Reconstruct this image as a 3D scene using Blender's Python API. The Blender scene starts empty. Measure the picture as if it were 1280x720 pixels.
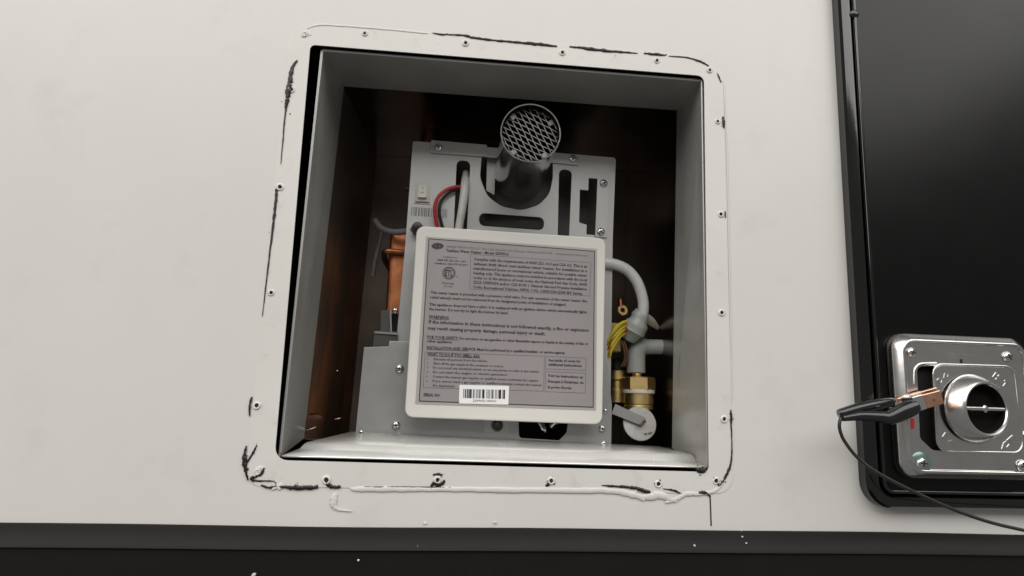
import bpy, bmesh, math, random
from mathutils import Vector, Matrix

random.seed(7)
S = bpy.context.scene
COL = S.collection

# ------------------------------------------------------------------ camera
PITCH, YAW, ROLL = -0.178081, -0.107704, 0.028500
CAM = Vector((-0.052860, -0.537312, -0.124780))
FPX = 886.54                      # focal length in pixels of a 1280 wide picture


def cam_rows():
    cx, sx = math.cos(PITCH), math.sin(PITCH)
    cy, sy = math.cos(YAW), math.sin(YAW)
    cz, sz = math.cos(ROLL), math.sin(ROLL)
    rx = Matrix(((1, 0, 0), (0, cx, -sx), (0, sx, cx)))
    ry = Matrix(((cy, 0, sy), (0, 1, 0), (-sy, 0, cy)))
    rz = Matrix(((cz, -sz, 0), (sz, cz, 0), (0, 0, 1)))
    b = Matrix(((1, 0, 0), (0, 0, -1), (0, 1, 0)))
    return rz @ rx @ ry @ b


ROWS = cam_rows()
cam_data = bpy.data.cameras.new('camera')
cam = bpy.data.objects.new('camera', cam_data)
COL.objects.link(cam)
cam_data.sensor_width = 36.0
cam_data.lens = FPX / 1280.0 * 36.0
cam_data.clip_start = 0.01
cam_data.clip_end = 100
m3 = Matrix((ROWS[0], -ROWS[1], -ROWS[2])).transposed()
cam.matrix_world = Matrix.Translation(CAM) @ m3.to_4x4()
S.camera = cam

# ------------------------------------------------------------------ world, lamps, exposure
world = bpy.data.worlds.new('World')
S.world = world
world.use_nodes = True
bg = world.node_tree.nodes['Background']
bg.inputs['Color'].default_value = (1.0, 0.975, 0.94, 1)
bg.inputs['Strength'].default_value = 0.19


def area_lamp(name, loc, target, sx, sy, power, color):
    d = bpy.data.lights.new(name, 'AREA')
    d.shape = 'RECTANGLE'
    d.size, d.size_y, d.energy, d.color = sx, sy, power, color
    o = bpy.data.objects.new(name, d)
    COL.objects.link(o)
    o.location = loc
    o.rotation_euler = (Vector(target) - Vector(loc)).to_track_quat('-Z', 'Y').to_euler()
    return o


area_lamp('ceiling_lamp', (0.4, -2.9, 2.3), (0.4, -2.9, 0), 7.0, 4.2, 268, (1.0, 0.982, 0.945))
area_lamp('side_lamp', (-3.2, -2.0, 1.35), (0, 0, 0), 1.5, 1.5, 34, (1.0, 0.97, 0.93))

S.render.engine = 'CYCLES'
S.view_settings.view_transform = 'Standard'
S.view_settings.look = 'None'
S.view_settings.exposure = 0.0
S.view_settings.gamma = 1.0
S.view_settings.use_curve_mapping = False


# ------------------------------------------------------------------ measuring helper
def at(px, py, y=0.0):
    """point of the place seen at (px, py) of the 1280x720 photograph, lying at depth y from the wall skin"""
    d = ROWS.transposed() @ Vector(((px - 640) / FPX, (py - 360) / FPX, 1.0))
    t = (y - CAM.y) / d.y
    return CAM + d * t


def mm_per_px(y):
    return (y - CAM.y) / FPX / 0.98


# ------------------------------------------------------------------ materials
def mat(name, color, rough=0.5, metal=0.0, noise=0.0, nscale=40.0, bump=0.0, bscale=200.0,
        rvar=0.0, stretch=(1, 1, 1), coat=0.0, spec=0.5, trans=0.0, dirt=None, sss=0.0):
    m = bpy.data.materials.new(name)
    m.use_nodes = True
    nt = m.node_tree
    b = nt.nodes['Principled BSDF']
    b.inputs['Base Color'].default_value = (*color, 1)
    b.inputs['Roughness'].default_value = rough
    b.inputs['Metallic'].default_value = metal
    b.inputs['Coat Weight'].default_value = coat
    b.inputs['Coat Roughness'].default_value = 0.08
    b.inputs['Specular IOR Level'].default_value = spec
    b.inputs['Transmission Weight'].default_value = trans
    if noise or bump or rvar or dirt:
        tc = nt.nodes.new('ShaderNodeTexCoord')
        geo = nt.nodes.new('ShaderNodeNewGeometry')
        mp = nt.nodes.new('ShaderNodeMapping')
        mp.inputs['Scale'].default_value = stretch
        nt.links.new(geo.outputs['Position'], mp.inputs['Vector'])
        n = nt.nodes.new('ShaderNodeTexNoise')
        n.inputs['Scale'].default_value = nscale
        n.inputs['Detail'].default_value = 6
        n.inputs['Roughness'].default_value = 0.6
        nt.links.new(mp.outputs['Vector'], n.inputs['Vector'])
        last = None
        if noise:
            r = nt.nodes.new('ShaderNodeValToRGB')
            r.color_ramp.elements[0].position = 0.3
            r.color_ramp.elements[1].position = 0.7
            r.color_ramp.elements[0].color = (*[c * (1 - noise) for c in color], 1)
            r.color_ramp.elements[1].color = (*[min(1, c * (1 + noise * 0.6)) for c in color], 1)
            nt.links.new(n.outputs['Fac'], r.inputs['Fac'])
            last = r.outputs['Color']
        if dirt:
            dcol, dscale, lo, hi, amt = dirt
            n3 = nt.nodes.new('ShaderNodeTexNoise')
            n3.inputs['Scale'].default_value = dscale
            n3.inputs['Detail'].default_value = 8
            n3.inputs['Roughness'].default_value = 0.7
            nt.links.new(geo.outputs['Position'], n3.inputs['Vector'])
            mr3 = nt.nodes.new('ShaderNodeMapRange')
            mr3.inputs['From Min'].default_value = lo
            mr3.inputs['From Max'].default_value = hi
            mr3.inputs['To Max'].default_value = amt
            nt.links.new(n3.outputs['Fac'], mr3.inputs['Value'])
            mix = nt.nodes.new('ShaderNodeMix')
            mix.data_type = 'RGBA'
            nt.links.new(mr3.outputs['Result'], mix.inputs['Factor'])
            if last is not None:
                nt.links.new(last, mix.inputs['A'])
            else:
                mix.inputs['A'].default_value = (*color, 1)
            mix.inputs['B'].default_value = (*dcol, 1)
            last = mix.outputs['Result']
        if last is not None:
            nt.links.new(last, b.inputs['Base Color'])
        if rvar:
            mr = nt.nodes.new('ShaderNodeMapRange')
            mr.inputs['To Min'].default_value = max(0.02, rough - rvar)
            mr.inputs['To Max'].default_value = rough + rvar
            nt.links.new(n.outputs['Fac'], mr.inputs['Value'])
            nt.links.new(mr.outputs['Result'], b.inputs['Roughness'])
        if bump:
            n2 = nt.nodes.new('ShaderNodeTexNoise')
            n2.inputs['Scale'].default_value = bscale
            n2.inputs['Detail'].default_value = 4
            nt.links.new(mp.outputs['Vector'], n2.inputs['Vector'])
            bp = nt.nodes.new('ShaderNodeBump')
            bp.inputs['Strength'].default_value = bump
            bp.inputs['Distance'].default_value = 0.001
            nt.links.new(n2.outputs['Fac'], bp.inputs['Height'])
            nt.links.new(bp.outputs['Normal'], b.inputs['Normal'])
    return m


M = dict(
    gelcoat=mat('white_gelcoat', (0.675, 0.655, 0.63), 0.30, noise=0.035, nscale=4.0, bump=0.16, bscale=22, rvar=0.06, stretch=(1, 1, 0.5),
                dirt=((0.42, 0.39, 0.34), 16.0, 0.55, 0.85, 0.30)),
    flange=mat('flange_white', (0.68, 0.665, 0.635), 0.38, noise=0.04, nscale=12, bump=0.15, bscale=60, rvar=0.06,
               dirt=((0.30, 0.28, 0.25), 42.0, 0.57, 0.80, 0.45)),
    black_sealant=mat('black_butyl', (0.012, 0.011, 0.010), 0.42, bump=0.6, bscale=500, noise=0.4, nscale=300),
    white_sealant=mat('white_sealant', (0.70, 0.68, 0.65), 0.35, bump=0.3, bscale=300),
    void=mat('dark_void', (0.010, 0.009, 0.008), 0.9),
    cavity=mat('cavity_wood', (0.13, 0.115, 0.10), 0.85, noise=0.4, nscale=20),
    sleeve=mat('painted_sleeve', (0.47, 0.465, 0.435), 0.33, metal=0.45, noise=0.06, nscale=25, bump=0.06, bscale=120, rvar=0.08,
               dirt=((0.10, 0.09, 0.08), 60.0, 0.62, 0.85, 0.35)),
    casing=mat('dull_stainless', (0.27, 0.235, 0.205), 0.22, metal=1.0, noise=0.55, nscale=11, bump=0.22, bscale=45, rvar=0.08,
               stretch=(1, 1, 0.35)),
    casing_back=mat('shaded_stainless', (0.20, 0.16, 0.135), 0.24, metal=1.0, noise=0.5, nscale=12, bump=0.2, bscale=40, rvar=0.08),  # darker copy of the casing metal, shade of the back wall painted in
    ramp=mat('ramp_steel', (0.80, 0.79, 0.77), 0.25, metal=0.4, noise=0.06, nscale=40, bump=0.08, bscale=90, rvar=0.07,
             dirt=((0.25, 0.23, 0.2), 70.0, 0.6, 0.85, 0.4)),
    panel=mat('panel_zinc', (0.47, 0.465, 0.455), 0.40, metal=0.45, noise=0.05, nscale=30, bump=0.05, bscale=150, rvar=0.07,
              dirt=((0.22, 0.20, 0.17), 55.0, 0.60, 0.85, 0.3)),
    steel=mat('bracket_zinc', (0.42, 0.42, 0.41), 0.36, metal=0.6, noise=0.07, nscale=40, bump=0.05, bscale=150, rvar=0.08),
    darksteel=mat('dark_steel', (0.10, 0.095, 0.09), 0.45, metal=0.7, noise=0.2, nscale=40),
    pipe=mat('polished_stainless', (0.86, 0.84, 0.81), 0.10, metal=1.0, noise=0.05, nscale=60, rvar=0.05, bump=0.03, bscale=80),
    bore_black=mat('bore_black', (0.008, 0.007, 0.006), 0.9, spec=0.1),  # matte near-black lining of the pipe and cone bores
    grille=mat('grille_wire', (0.22, 0.215, 0.205), 0.5, metal=0.6),
    screw=mat('screw_zinc', (0.70, 0.70, 0.69), 0.22, metal=1.0),
    slot=mat('screw_recess', (0.03, 0.03, 0.03), 0.6, metal=0.5),
    plate=mat('cover_white', (0.645, 0.63, 0.585), 0.38, noise=0.02, nscale=20, bump=0.05, bscale=250, rvar=0.05,
              dirt=((0.45, 0.42, 0.36), 45.0, 0.62, 0.85, 0.2)),
    label=mat('silver_label', (0.335, 0.31, 0.315), 0.33, metal=0.25, noise=0.05, nscale=15, bump=0.05, bscale=30, rvar=0.06),
    label_edge=mat('label_edge', (0.42, 0.40, 0.385), 0.35, metal=0.2),
    ink=mat('label_ink', (0.016, 0.014, 0.015), 0.5),
    faint_ink=mat('label_faint_ink', (0.12, 0.11, 0.11), 0.5),
    sticker=mat('sticker_white', (0.80, 0.79, 0.80), 0.45),
    plastic=mat('switch_plastic', (0.62, 0.60, 0.55), 0.35),
    red=mat('red_wire', (0.42, 0.02, 0.025), 0.40),
    black=mat('black_wire', (0.010, 0.010, 0.010), 0.35),
    grey_wire=mat('grey_wire', (0.16, 0.16, 0.165), 0.45),
    white_wire=mat('white_cable', (0.62, 0.61, 0.58), 0.42, noise=0.05, nscale=200),
    yellow=mat('yellow_wire', (0.62, 0.46, 0.02), 0.40),
    green_wire=mat('green_wire', (0.16, 0.22, 0.05), 0.4),
    brown=mat('brown_wire', (0.14, 0.06, 0.03), 0.45),
    copper=mat('copper', (0.62, 0.24, 0.11), 0.34, metal=1.0, noise=0.25, nscale=80, bump=0.15, bscale=150, rvar=0.1),
    copper_dull=mat('copper_dull', (0.36, 0.15, 0.08), 0.45, metal=1.0, noise=0.3, nscale=60),
    brass=mat('brass', (0.85, 0.63, 0.29), 0.40, metal=1.0, noise=0.15, nscale=90, rvar=0.1),
    hose=mat('translucent_hose', (0.62, 0.63, 0.605), 0.25, noise=0.08, nscale=90),
    pex=mat('grey_plastic_elbow', (0.36, 0.38, 0.36), 0.42, noise=0.06, nscale=80),
    tape=mat('ptfe_tape', (0.72, 0.68, 0.58), 0.5),
    kraft=mat('amber_connector', (0.45, 0.33, 0.10), 0.5),
    tag=mat('aluminium_tag', (0.55, 0.54, 0.52), 0.34, metal=0.85, noise=0.12, nscale=90, bump=0.15, bscale=200),
    door=mat('black_door', (0.0012, 0.0012, 0.0012), 0.24, spec=0.3, bump=0.02, bscale=20, rvar=0.04, noise=0.05, nscale=30,
             dirt=((0.006, 0.006, 0.0055), 30.0, 0.62, 0.85, 0.3)),
    door_rim=mat('black_door_rim', (0.002, 0.002, 0.002), 0.10, spec=0.85, bump=0.05, bscale=60, rvar=0.05),
    chrome=mat('vent_chrome', (0.66, 0.645, 0.63), 0.20, metal=1.0, noise=0.06, nscale=50, bump=0.06, bscale=60, rvar=0.05,
               dirt=((0.16, 0.14, 0.12), 90.0, 0.60, 0.85, 0.35)),
    cone=mat('vent_cone', (0.66, 0.64, 0.62), 0.24, metal=1.0, noise=0.05, nscale=50, rvar=0.05),
    boot=mat('black_boot', (0.010, 0.011, 0.012), 0.16, coat=0.3),
    jaw=mat('clip_copper', (0.80, 0.47, 0.34), 0.28, metal=1.0, noise=0.1, nscale=120, rvar=0.08),
    lead=mat('lead_rubber', (0.022, 0.020, 0.018), 0.33),
    skirt=mat('skirt_rubber', (0.0075, 0.007, 0.0064), 0.55, spec=0.22, noise=0.15, nscale=25, bump=0.2, bscale=120,
              dirt=((0.014, 0.013, 0.012), 35.0, 0.58, 0.8, 0.5)),
    fleck=mat('white_fleck', (0.7, 0.68, 0.64), 0.5),
    redmark=mat('red_mark', (0.5, 0.03, 0.03), 0.4),
)


def painted_glow(name):
    """stainless sheet with a blurred copper reflection painted in as a tall brown band"""
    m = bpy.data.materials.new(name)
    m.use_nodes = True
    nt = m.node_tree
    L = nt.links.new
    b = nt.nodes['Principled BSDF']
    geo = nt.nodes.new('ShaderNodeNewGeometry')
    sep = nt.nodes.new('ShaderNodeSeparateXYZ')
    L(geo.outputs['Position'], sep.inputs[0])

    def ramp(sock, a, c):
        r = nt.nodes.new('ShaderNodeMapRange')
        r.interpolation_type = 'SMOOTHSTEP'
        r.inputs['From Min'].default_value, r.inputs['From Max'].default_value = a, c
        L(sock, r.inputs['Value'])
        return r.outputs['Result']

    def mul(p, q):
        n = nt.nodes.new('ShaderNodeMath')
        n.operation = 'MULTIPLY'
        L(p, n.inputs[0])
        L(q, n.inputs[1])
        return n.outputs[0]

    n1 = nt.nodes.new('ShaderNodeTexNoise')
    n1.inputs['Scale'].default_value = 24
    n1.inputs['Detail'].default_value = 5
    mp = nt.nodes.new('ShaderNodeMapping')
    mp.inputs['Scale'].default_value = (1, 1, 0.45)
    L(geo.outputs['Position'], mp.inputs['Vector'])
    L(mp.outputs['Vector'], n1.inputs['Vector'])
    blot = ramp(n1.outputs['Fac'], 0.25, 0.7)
    band = mul(mul(ramp(sep.outputs['Z'], 0.055, 0.0), ramp(sep.outputs['Z'], -0.165, -0.12)), blot)  # blotchy mask of the copper reflection painted into the colour
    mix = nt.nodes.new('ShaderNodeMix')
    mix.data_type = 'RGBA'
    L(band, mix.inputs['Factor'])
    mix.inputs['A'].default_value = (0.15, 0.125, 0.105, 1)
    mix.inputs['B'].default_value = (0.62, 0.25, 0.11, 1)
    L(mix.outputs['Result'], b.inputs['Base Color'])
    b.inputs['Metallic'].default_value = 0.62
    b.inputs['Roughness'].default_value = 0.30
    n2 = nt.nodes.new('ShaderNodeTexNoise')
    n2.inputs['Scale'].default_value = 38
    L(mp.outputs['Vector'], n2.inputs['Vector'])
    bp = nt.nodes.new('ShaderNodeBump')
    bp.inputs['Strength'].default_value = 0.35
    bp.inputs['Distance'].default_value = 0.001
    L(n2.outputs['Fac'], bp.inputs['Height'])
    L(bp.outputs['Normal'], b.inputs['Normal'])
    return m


M['copper_glow'] = painted_glow('stainless_painted_glow')


# ------------------------------------------------------------------ object helpers
def link_mesh(name, me, material=None, parent=None, smooth=False, angle=35):
    """mesh in world coordinates -> object with its origin at the middle of its bounds"""
    if material is not None and not me.materials:
        me.materials.append(material)
    if len(me.vertices):
        lo = Vector([min(v.co[i] for v in me.vertices) for i in range(3)])
        hi = Vector([max(v.co[i] for v in me.vertices) for i in range(3)])
        c = (lo + hi) / 2
    else:
        c = Vector()
    me.transform(Matrix.Translation(-c))
    o = bpy.data.objects.new(name, me)
    COL.objects.link(o)
    place(o, c, parent)
    if smooth:
        for p in me.polygons:
            p.use_smooth = True
        try:
            me.set_sharp_from_angle(angle=math.radians(angle))
        except Exception:
            pass
    return o


WORLD_LOC = {}


def place(o, c, parent):
    WORLD_LOC[o] = Vector(c)
    if parent is not None:
        o.parent = parent
        o.location = Vector(c) - WORLD_LOC[parent]
    else:
        o.location = c


def from_bm(name, bm, material, parent=None, smooth=False, angle=35):
    bmesh.ops.recalc_face_normals(bm, faces=bm.faces)
    me = bpy.data.meshes.new(name)
    bm.to_mesh(me)
    bm.free()
    return link_mesh(name, me, material, parent, smooth, angle)


def copy_of(o, c, parent, rot=None, name=None):
    k = o.copy()
    if name:
        k.name = name
    COL.objects.link(k)
    place(k, c, parent)
    if rot:
        k.rotation_euler = rot
    return k


def thing(name, label, cat, loc, group=None):
    o = bpy.data.objects.new(name, None)
    o.empty_display_size = 0.02
    COL.objects.link(o)
    place(o, loc, None)
    o['label'] = label
    o['category'] = cat
    if group:
        o['group'] = group
    return o


def tag(o, label, cat, group=None):
    o['label'] = label
    o['category'] = cat
    if group:
        o['group'] = group
    return o


def xz(p):
    return (p.x, p.z)


def pts(y, *pp):
    return [xz(at(a, b, y)) for a, b in pp]


def rounded(poly, r, n=5):
    """round every corner of a 2D polygon; r is one radius or a list"""
    out = []
    N = len(poly)
    for i in range(N):
        p0, p1, p2 = Vector(poly[i - 1]), Vector(poly[i]), Vector(poly[(i + 1) % N])
        rr = r[i] if isinstance(r, (list, tuple)) else r
        a, b = (p0 - p1), (p2 - p1)
        la, lb = a.length, b.length
        a.normalize(); b.normalize()
        ang = a.angle(b)
        if rr <= 0 or ang > 3.1:
            out.append(tuple(p1)); continue
        t = min(rr / math.tan(ang / 2), la * 0.48, lb * 0.48)
        rr2 = t * math.tan(ang / 2)
        bis = (a + b).normalized()
        c = p1 + bis * (rr2 / math.sin(ang / 2))
        s, e = p1 + a * t - c, p1 + b * t - c
        a0 = math.atan2(s.y, s.x); a1 = math.atan2(e.y, e.x)
        d = a1 - a0
        while d > math.pi: d -= 2 * math.pi
        while d < -math.pi: d += 2 * math.pi
        for k in range(n + 1):
            th = a0 + d * k / n
            out.append((c.x + rr2 * math.cos(th), c.y + rr2 * math.sin(th)))
    return out


def circle2(c, r, n=24, rz=None):
    return [(c[0] + r * math.cos(2 * math.pi * k / n), c[1] + (rz or r) * math.sin(2 * math.pi * k / n)) for k in range(n)]


def sheet_mesh(loops, y, thick, bevel=0.0, bres=1):
    """flat plate in the XZ plane with holes; its front is at depth y, its back at y + thick"""
    cu = bpy.data.curves.new('tmp', 'CURVE')
    cu.dimensions = '2D'
    cu.fill_mode = 'BOTH'
    cu.extrude = max(thick / 2 - bevel, 1e-6)
    cu.bevel_depth = bevel
    cu.bevel_resolution = bres
    if bevel:
        cu.offset = -bevel
    for lp in loops:
        sp = cu.splines.new('POLY')
        sp.points.add(len(lp) - 1)
        for k, p in enumerate(lp):
            sp.points[k].co = (p[0], p[1], 0, 1)
        sp.use_cyclic_u = True
    ob = bpy.data.objects.new('tmp', cu)
    COL.objects.link(ob)
    dg = bpy.context.evaluated_depsgraph_get()
    me = bpy.data.meshes.new_from_object(ob.evaluated_get(dg))
    bpy.data.objects.remove(ob)
    bpy.data.curves.remove(cu)
    for v in me.vertices:
        x, yy, z = v.co
        v.co = (x, y + thick / 2 - z, yy)
    me.update()
    return me


def sheet(name, loops, y, thick, material, parent=None, bevel=0.0, smooth=True, bres=1):
    me = sheet_mesh(loops, y, thick, bevel, bres)
    bm = bmesh.new()
    bm.from_mesh(me)
    bmesh.ops.remove_doubles(bm, verts=bm.verts, dist=1e-6)
    bmesh.ops.recalc_face_normals(bm, faces=bm.faces)
    bm.to_mesh(me)
    bm.free()
    o = link_mesh(name, me, material, parent, smooth, 40)
    if smooth and bevel:
        wn = o.modifiers.new('wn', 'WEIGHTED_NORMAL')
        wn.keep_sharp = True
    return o


def hexa(bm, a, b):
    """solid between two quads a and b (four points each, same order)"""
    v = [bm.verts.new(p) for p in list(a) + list(b)]
    bm.faces.new(v[:4][::-1]); bm.faces.new(v[4:])
    for i in range(4):
        j = (i + 1) % 4
        bm.faces.new((v[i], v[j], v[4 + j], v[4 + i]))
    return v


def box(bm, lo, hi):
    a = [(lo[0], lo[1], lo[2]), (hi[0], lo[1], lo[2]), (hi[0], lo[1], hi[2]), (lo[0], lo[1], hi[2])]
    b = [(p[0], hi[1], p[2]) for p in a]
    return hexa(bm, a, b)


def catmull(P, n=6):
    if len(P) < 3 or n <= 1:
        return list(P)
    out = []
    for i in range(len(P) - 1):
        p0 = P[max(i - 1, 0)]; p1 = P[i]; p2 = P[i + 1]; p3 = P[min(i + 2, len(P) - 1)]
        for k in range(n):
            t = k / n
            out.append([0.5 * ((2 * b) + (c - a) * t + (2 * a - 5 * b + 4 * c - d) * t * t + (-a + 3 * b - 3 * c + d) * t ** 3)
                        for a, b, c, d in zip(p0, p1, p2, p3)])
    out.append(list(P[-1]))
    return out


def tube_bm(bm, P, R, seg=10, smoothn=6, flat=1.0, jitter=0.0, cap=True, wander=0.0):
    """tube along world points P (Vectors) with radii R; flat squashes it towards the wall"""
    if not isinstance(R, (list, tuple)):
        R = [R] * len(P)
    Q = catmull([list(p) + [r] for p, r in zip(P, R)], smoothn)
    pos = [Vector(q[:3]) for q in Q]
    rad = [max(q[3], 1e-5) for q in Q]
    if wander:
        pos = [p + Vector((random.uniform(-1, 1), 0, random.uniform(-1, 1))) * (wander * r) for p, r in zip(pos, rad)]
    rings = []
    up = None
    for i, p in enumerate(pos):
        d = (pos[min(i + 1, len(pos) - 1)] - pos[max(i - 1, 0)])
        if d.length < 1e-9:
            d = Vector((1, 0, 0))
        d.normalize()
        if up is None:
            up = Vector((0, 1, 0)) if abs(d.y) < 0.9 else Vector((0, 0, 1))
        u = (up - d * up.dot(d))
        if u.length < 1e-6:
            u = d.orthogonal()
        u.normalize()
        up = u
        w = d.cross(u)
        r = rad[i] * (1 + random.uniform(-jitter, jitter))
        ring = []
        for k in range(seg):
            a = 2 * math.pi * k / seg
            off = u * (math.cos(a) * r) + w * (math.sin(a) * r)
            off.y *= flat
            ring.append(bm.verts.new(p + off))
        rings.append(ring)
    for a, b in zip(rings[:-1], rings[1:]):
        for k in range(seg):
            j = (k + 1) % seg
            bm.faces.new((a[k], a[j], b[j], b[k]))
    if cap:
        bm.faces.new(rings[0][::-1]); bm.faces.new(rings[-1])
    return bm


def tube(name, P, R, material, parent=None, seg=10, smoothn=6, flat=1.0, jitter=0.0, wander=0.0):
    bm = bmesh.new()
    tube_bm(bm, P, R, seg, smoothn, flat, jitter, True, wander)
    return from_bm(name, bm, material, parent, True, 50)


def lathe_bm(bm, base, axis, prof, seg=32, closed=False):
    """revolve (radius, height) profile about axis from base"""
    axis = Vector(axis).normalized()
    u = axis.orthogonal().normalized()
    w = axis.cross(u)
    rings = []
    for r, h in prof:
        if r < 1e-7:
            rings.append([bm.verts.new(base + axis * h)])
        else:
            rings.append([bm.verts.new(base + axis * h + (u * math.cos(2 * math.pi * k / seg) + w * math.sin(2 * math.pi * k / seg)) * r)
                          for k in range(seg)])
    if closed:
        rings.append(rings[0])
    for a, b in zip(rings[:-1], rings[1:]):
        for k in range(seg):
            j = (k + 1) % seg
            if len(a) == 1 and len(b) > 1:
                bm.faces.new((a[0], b[k], b[j]))
            elif len(b) == 1 and len(a) > 1:
                bm.faces.new((a[k], a[j], b[0]))
            elif len(a) > 1:
                bm.faces.new((a[k], a[j], b[j], b[k]))
    return bm


def lathe(name, base, axis, prof, material, parent=None, seg=32, closed=False, angle=35):
    bm = bmesh.new()
    lathe_bm(bm, Vector(base), axis, prof, seg, closed)
    return from_bm(name, bm, material, parent, True, angle)


TEXT_DG = []


def text_mesh(s, bold=False):
    cu = bpy.data.curves.new('tmp_text', 'FONT')
    cu.body = s
    cu.resolution_u = 1
    cu.size = 1.0
    cu.offset = 0.030 if bold else 0.014
    ob = bpy.data.objects.new('tmp_text', cu)
    COL.objects.link(ob)
    dg = bpy.context.evaluated_depsgraph_get()
    me = bpy.data.meshes.new_from_object(ob.evaluated_get(dg))
    bpy.data.objects.remove(ob)
    bpy.data.curves.remove(cu)
    return me


CAP = 0.70     # cap height of the built-in font at size 1


def add_text(bm, s, a, b, cap, bold=False, thick=0.0, y=None):
    """write s from a to b (world points at mid letter height), cap = letter height in metres"""
    me = text_mesh(s, bold)
    if not len(me.vertices):
        return
    xs = [v.co.x for v in me.vertices]
    x0, x1 = min(xs), max(xs)
    e = (b - a)
    L = e.length
    e = e / L
    up = Vector((0, -1, 0)).cross(e)
    if up.z < 0 and abs(e.x) > 0.3 and e.x > 0:
        up = -up
    sx = L / max(x1 - x0, 1e-6)
    sy = cap / CAP
    base = a - up * (cap / 2)
    vs = [bm.verts.new(base + e * ((v.co.x - x0) * sx) + up * (v.co.y * sy)) for v in me.vertices]
    for p in me.polygons:
        try:
            f = bm.faces.new([vs[i] for i in p.vertices])
        except ValueError:
            pass
    bpy.data.meshes.remove(me)


def strip(bm, a, b, w):
    """thin flat line in the wall-parallel plane"""
    e = (b - a).normalized()
    up = Vector((0, -1, 0)).cross(e) * (w / 2)
    v = [bm.verts.new(p) for p in (a - up, b - up, b + up, a + up)]
    bm.faces.new(v)


# shared screw: domed head with a cross recess, axis towards the viewer (-Y)
def screw_mesh():
    bm = bmesh.new()
    lathe_bm(bm, Vector(), (0, -1, 0), [(0.0040, 0), (0.0040, 0.0006), (0.0034, 0.0017), (0.0020, 0.0024), (0.0, 0.0026)], 14)
    n = len(bm.faces)
    for ang in (0.5, 0.5 + math.pi / 2):
        c, s = math.cos(ang), math.sin(ang)
        L, w = 0.0023, 0.00045
        q = [(-L, -w), (L, -w), (L, w), (-L, w)]
        qa = [(x * c - z * s, -0.0014, x * s + z * c) for x, z in q]
        qb = [(x * c - z * s, -0.0028 + (0.00002 if ang < 1 else 0), x * s + z * c) for x, z in q]
        hexa(bm, qa, qb)
    bmesh.ops.recalc_face_normals(bm, faces=bm.faces)
    bm.faces.ensure_lookup_table()
    for f in bm.faces[n:]:
        f.material_index = 1
    me = bpy.data.meshes.new('screw')
    bm.to_mesh(me); bm.free()
    me.materials.append(M['screw']); me.materials.append(M['slot'])
    for p in me.polygons:
        p.use_smooth = True
    me.set_sharp_from_angle(angle=math.radians(40))
    return me


SCREW = screw_mesh()


def screw(px, py, y, parent, s=1.0):
    o = bpy.data.objects.new('screw', SCREW)
    COL.objects.link(o)
    place(o, at(px, py, y), parent)
    o.rotation_euler = (0, random.uniform(0, 3), 0)
    o.scale = (s, s, s)
    return o


# ================================================================== the wall
OPEN = rounded(pts(0, (388, 56), (880, 95), (886, 590), (343, 575)), [0.004, 0.006, 0.004, 0.009])
HOLE = [(-0.166, 0.1655), (0.166, 0.1655), (0.166, -0.1655), (-0.166, -0.1655)]
SKIRT_Z = -0.2055
wall = sheet('wall', [[(-1.1, SKIRT_Z - 0.02), (1.3, SKIRT_Z - 0.02), (1.3, 0.9), (-1.1, 0.9)], HOLE], 0.0, 0.004, M['gelcoat'], smooth=False)
wall['kind'] = 'structure'
flange = sheet('flange', [rounded([(-0.1795, 0.1798), (0.1800, 0.1793), (0.1795, -0.1786), (-0.1812, -0.1792)], [0.018, 0.017, 0.014, 0.012], 8), OPEN],
               -0.0004, 0.0010, M['flange'], wall, smooth=False)
# dark timber cavity behind the wall skin, round the heater
bm = bmesh.new()
a0, a1, b0, b1, y0, y1 = -0.19, 0.19, -0.19, 0.19, 0.0042, 0.36
t = 0.004
box(bm, (a0 - t, y0, b0 - t), (a0, y1, b1 + t)); box(bm, (a1, y0, b0 - t), (a1 + t, y1, b1 + t))
box(bm, (a0, y0, b1), (a1, y1 - 0.0002, b1 + t)); box(bm, (a0, y0, b0 - t), (a1, y1 - 0.0002, b0))
box(bm, (a0 - t, y1, b0 - t), (a1 + t, y1 + t, b1 + t))
from_bm('cavity', bm, M['cavity'], wall)

# screw holes left by the removed cover, each with a raised burr
hb = bmesh.new()
lathe_bm(hb, Vector(), (0, -1, 0), [(0.0030, 0.0), (0.0026, 0.0007), (0.0020, 0.0011), (0.0015, 0.0008), (0.0013, -0.0003)], 16)
n = len(hb.faces)
lathe_bm(hb, Vector((0, -0.0002, 0)), (0, -1, 0), [(0.0016, 0.0), (0.0, 0.0002)], 12)
hb.faces.ensure_lookup_table()
for f in hb.faces[n:]:
    f.material_index = 1
hole_me = bpy.data.meshes.new('screw_hole')
hb.to_mesh(hole_me); hb.free()
hole_me.materials.append(M['white_sealant']); hole_me.materials.append(M['void'])
for p in hole_me.polygons:
    p.use_smooth = True
HOLES = [(381, 43), (456, 42), (582, 54), (703, 66), (821, 76), (887, 88), (897, 152), (901, 268), (902, 391), (905, 524),
         (895, 601), (823, 605), (689, 601), (547, 600), (408, 600), (322, 590), (321, 507), (339, 366), (350, 234), (364, 112)]
for hx, hy in HOLES:
    o = bpy.data.objects.new('screw_hole', hole_me)
    COL.objects.link(o)
    place(o, at(hx, hy, -0.0004), wall)
    o.rotation_euler = (random.uniform(-.1, .1), random.uniform(0, 6), random.uniform(-.1, .1))
    k = random.uniform(0.85, 1.12)
    o.scale = (k * random.uniform(.9, 1.1), 1, k)

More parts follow.
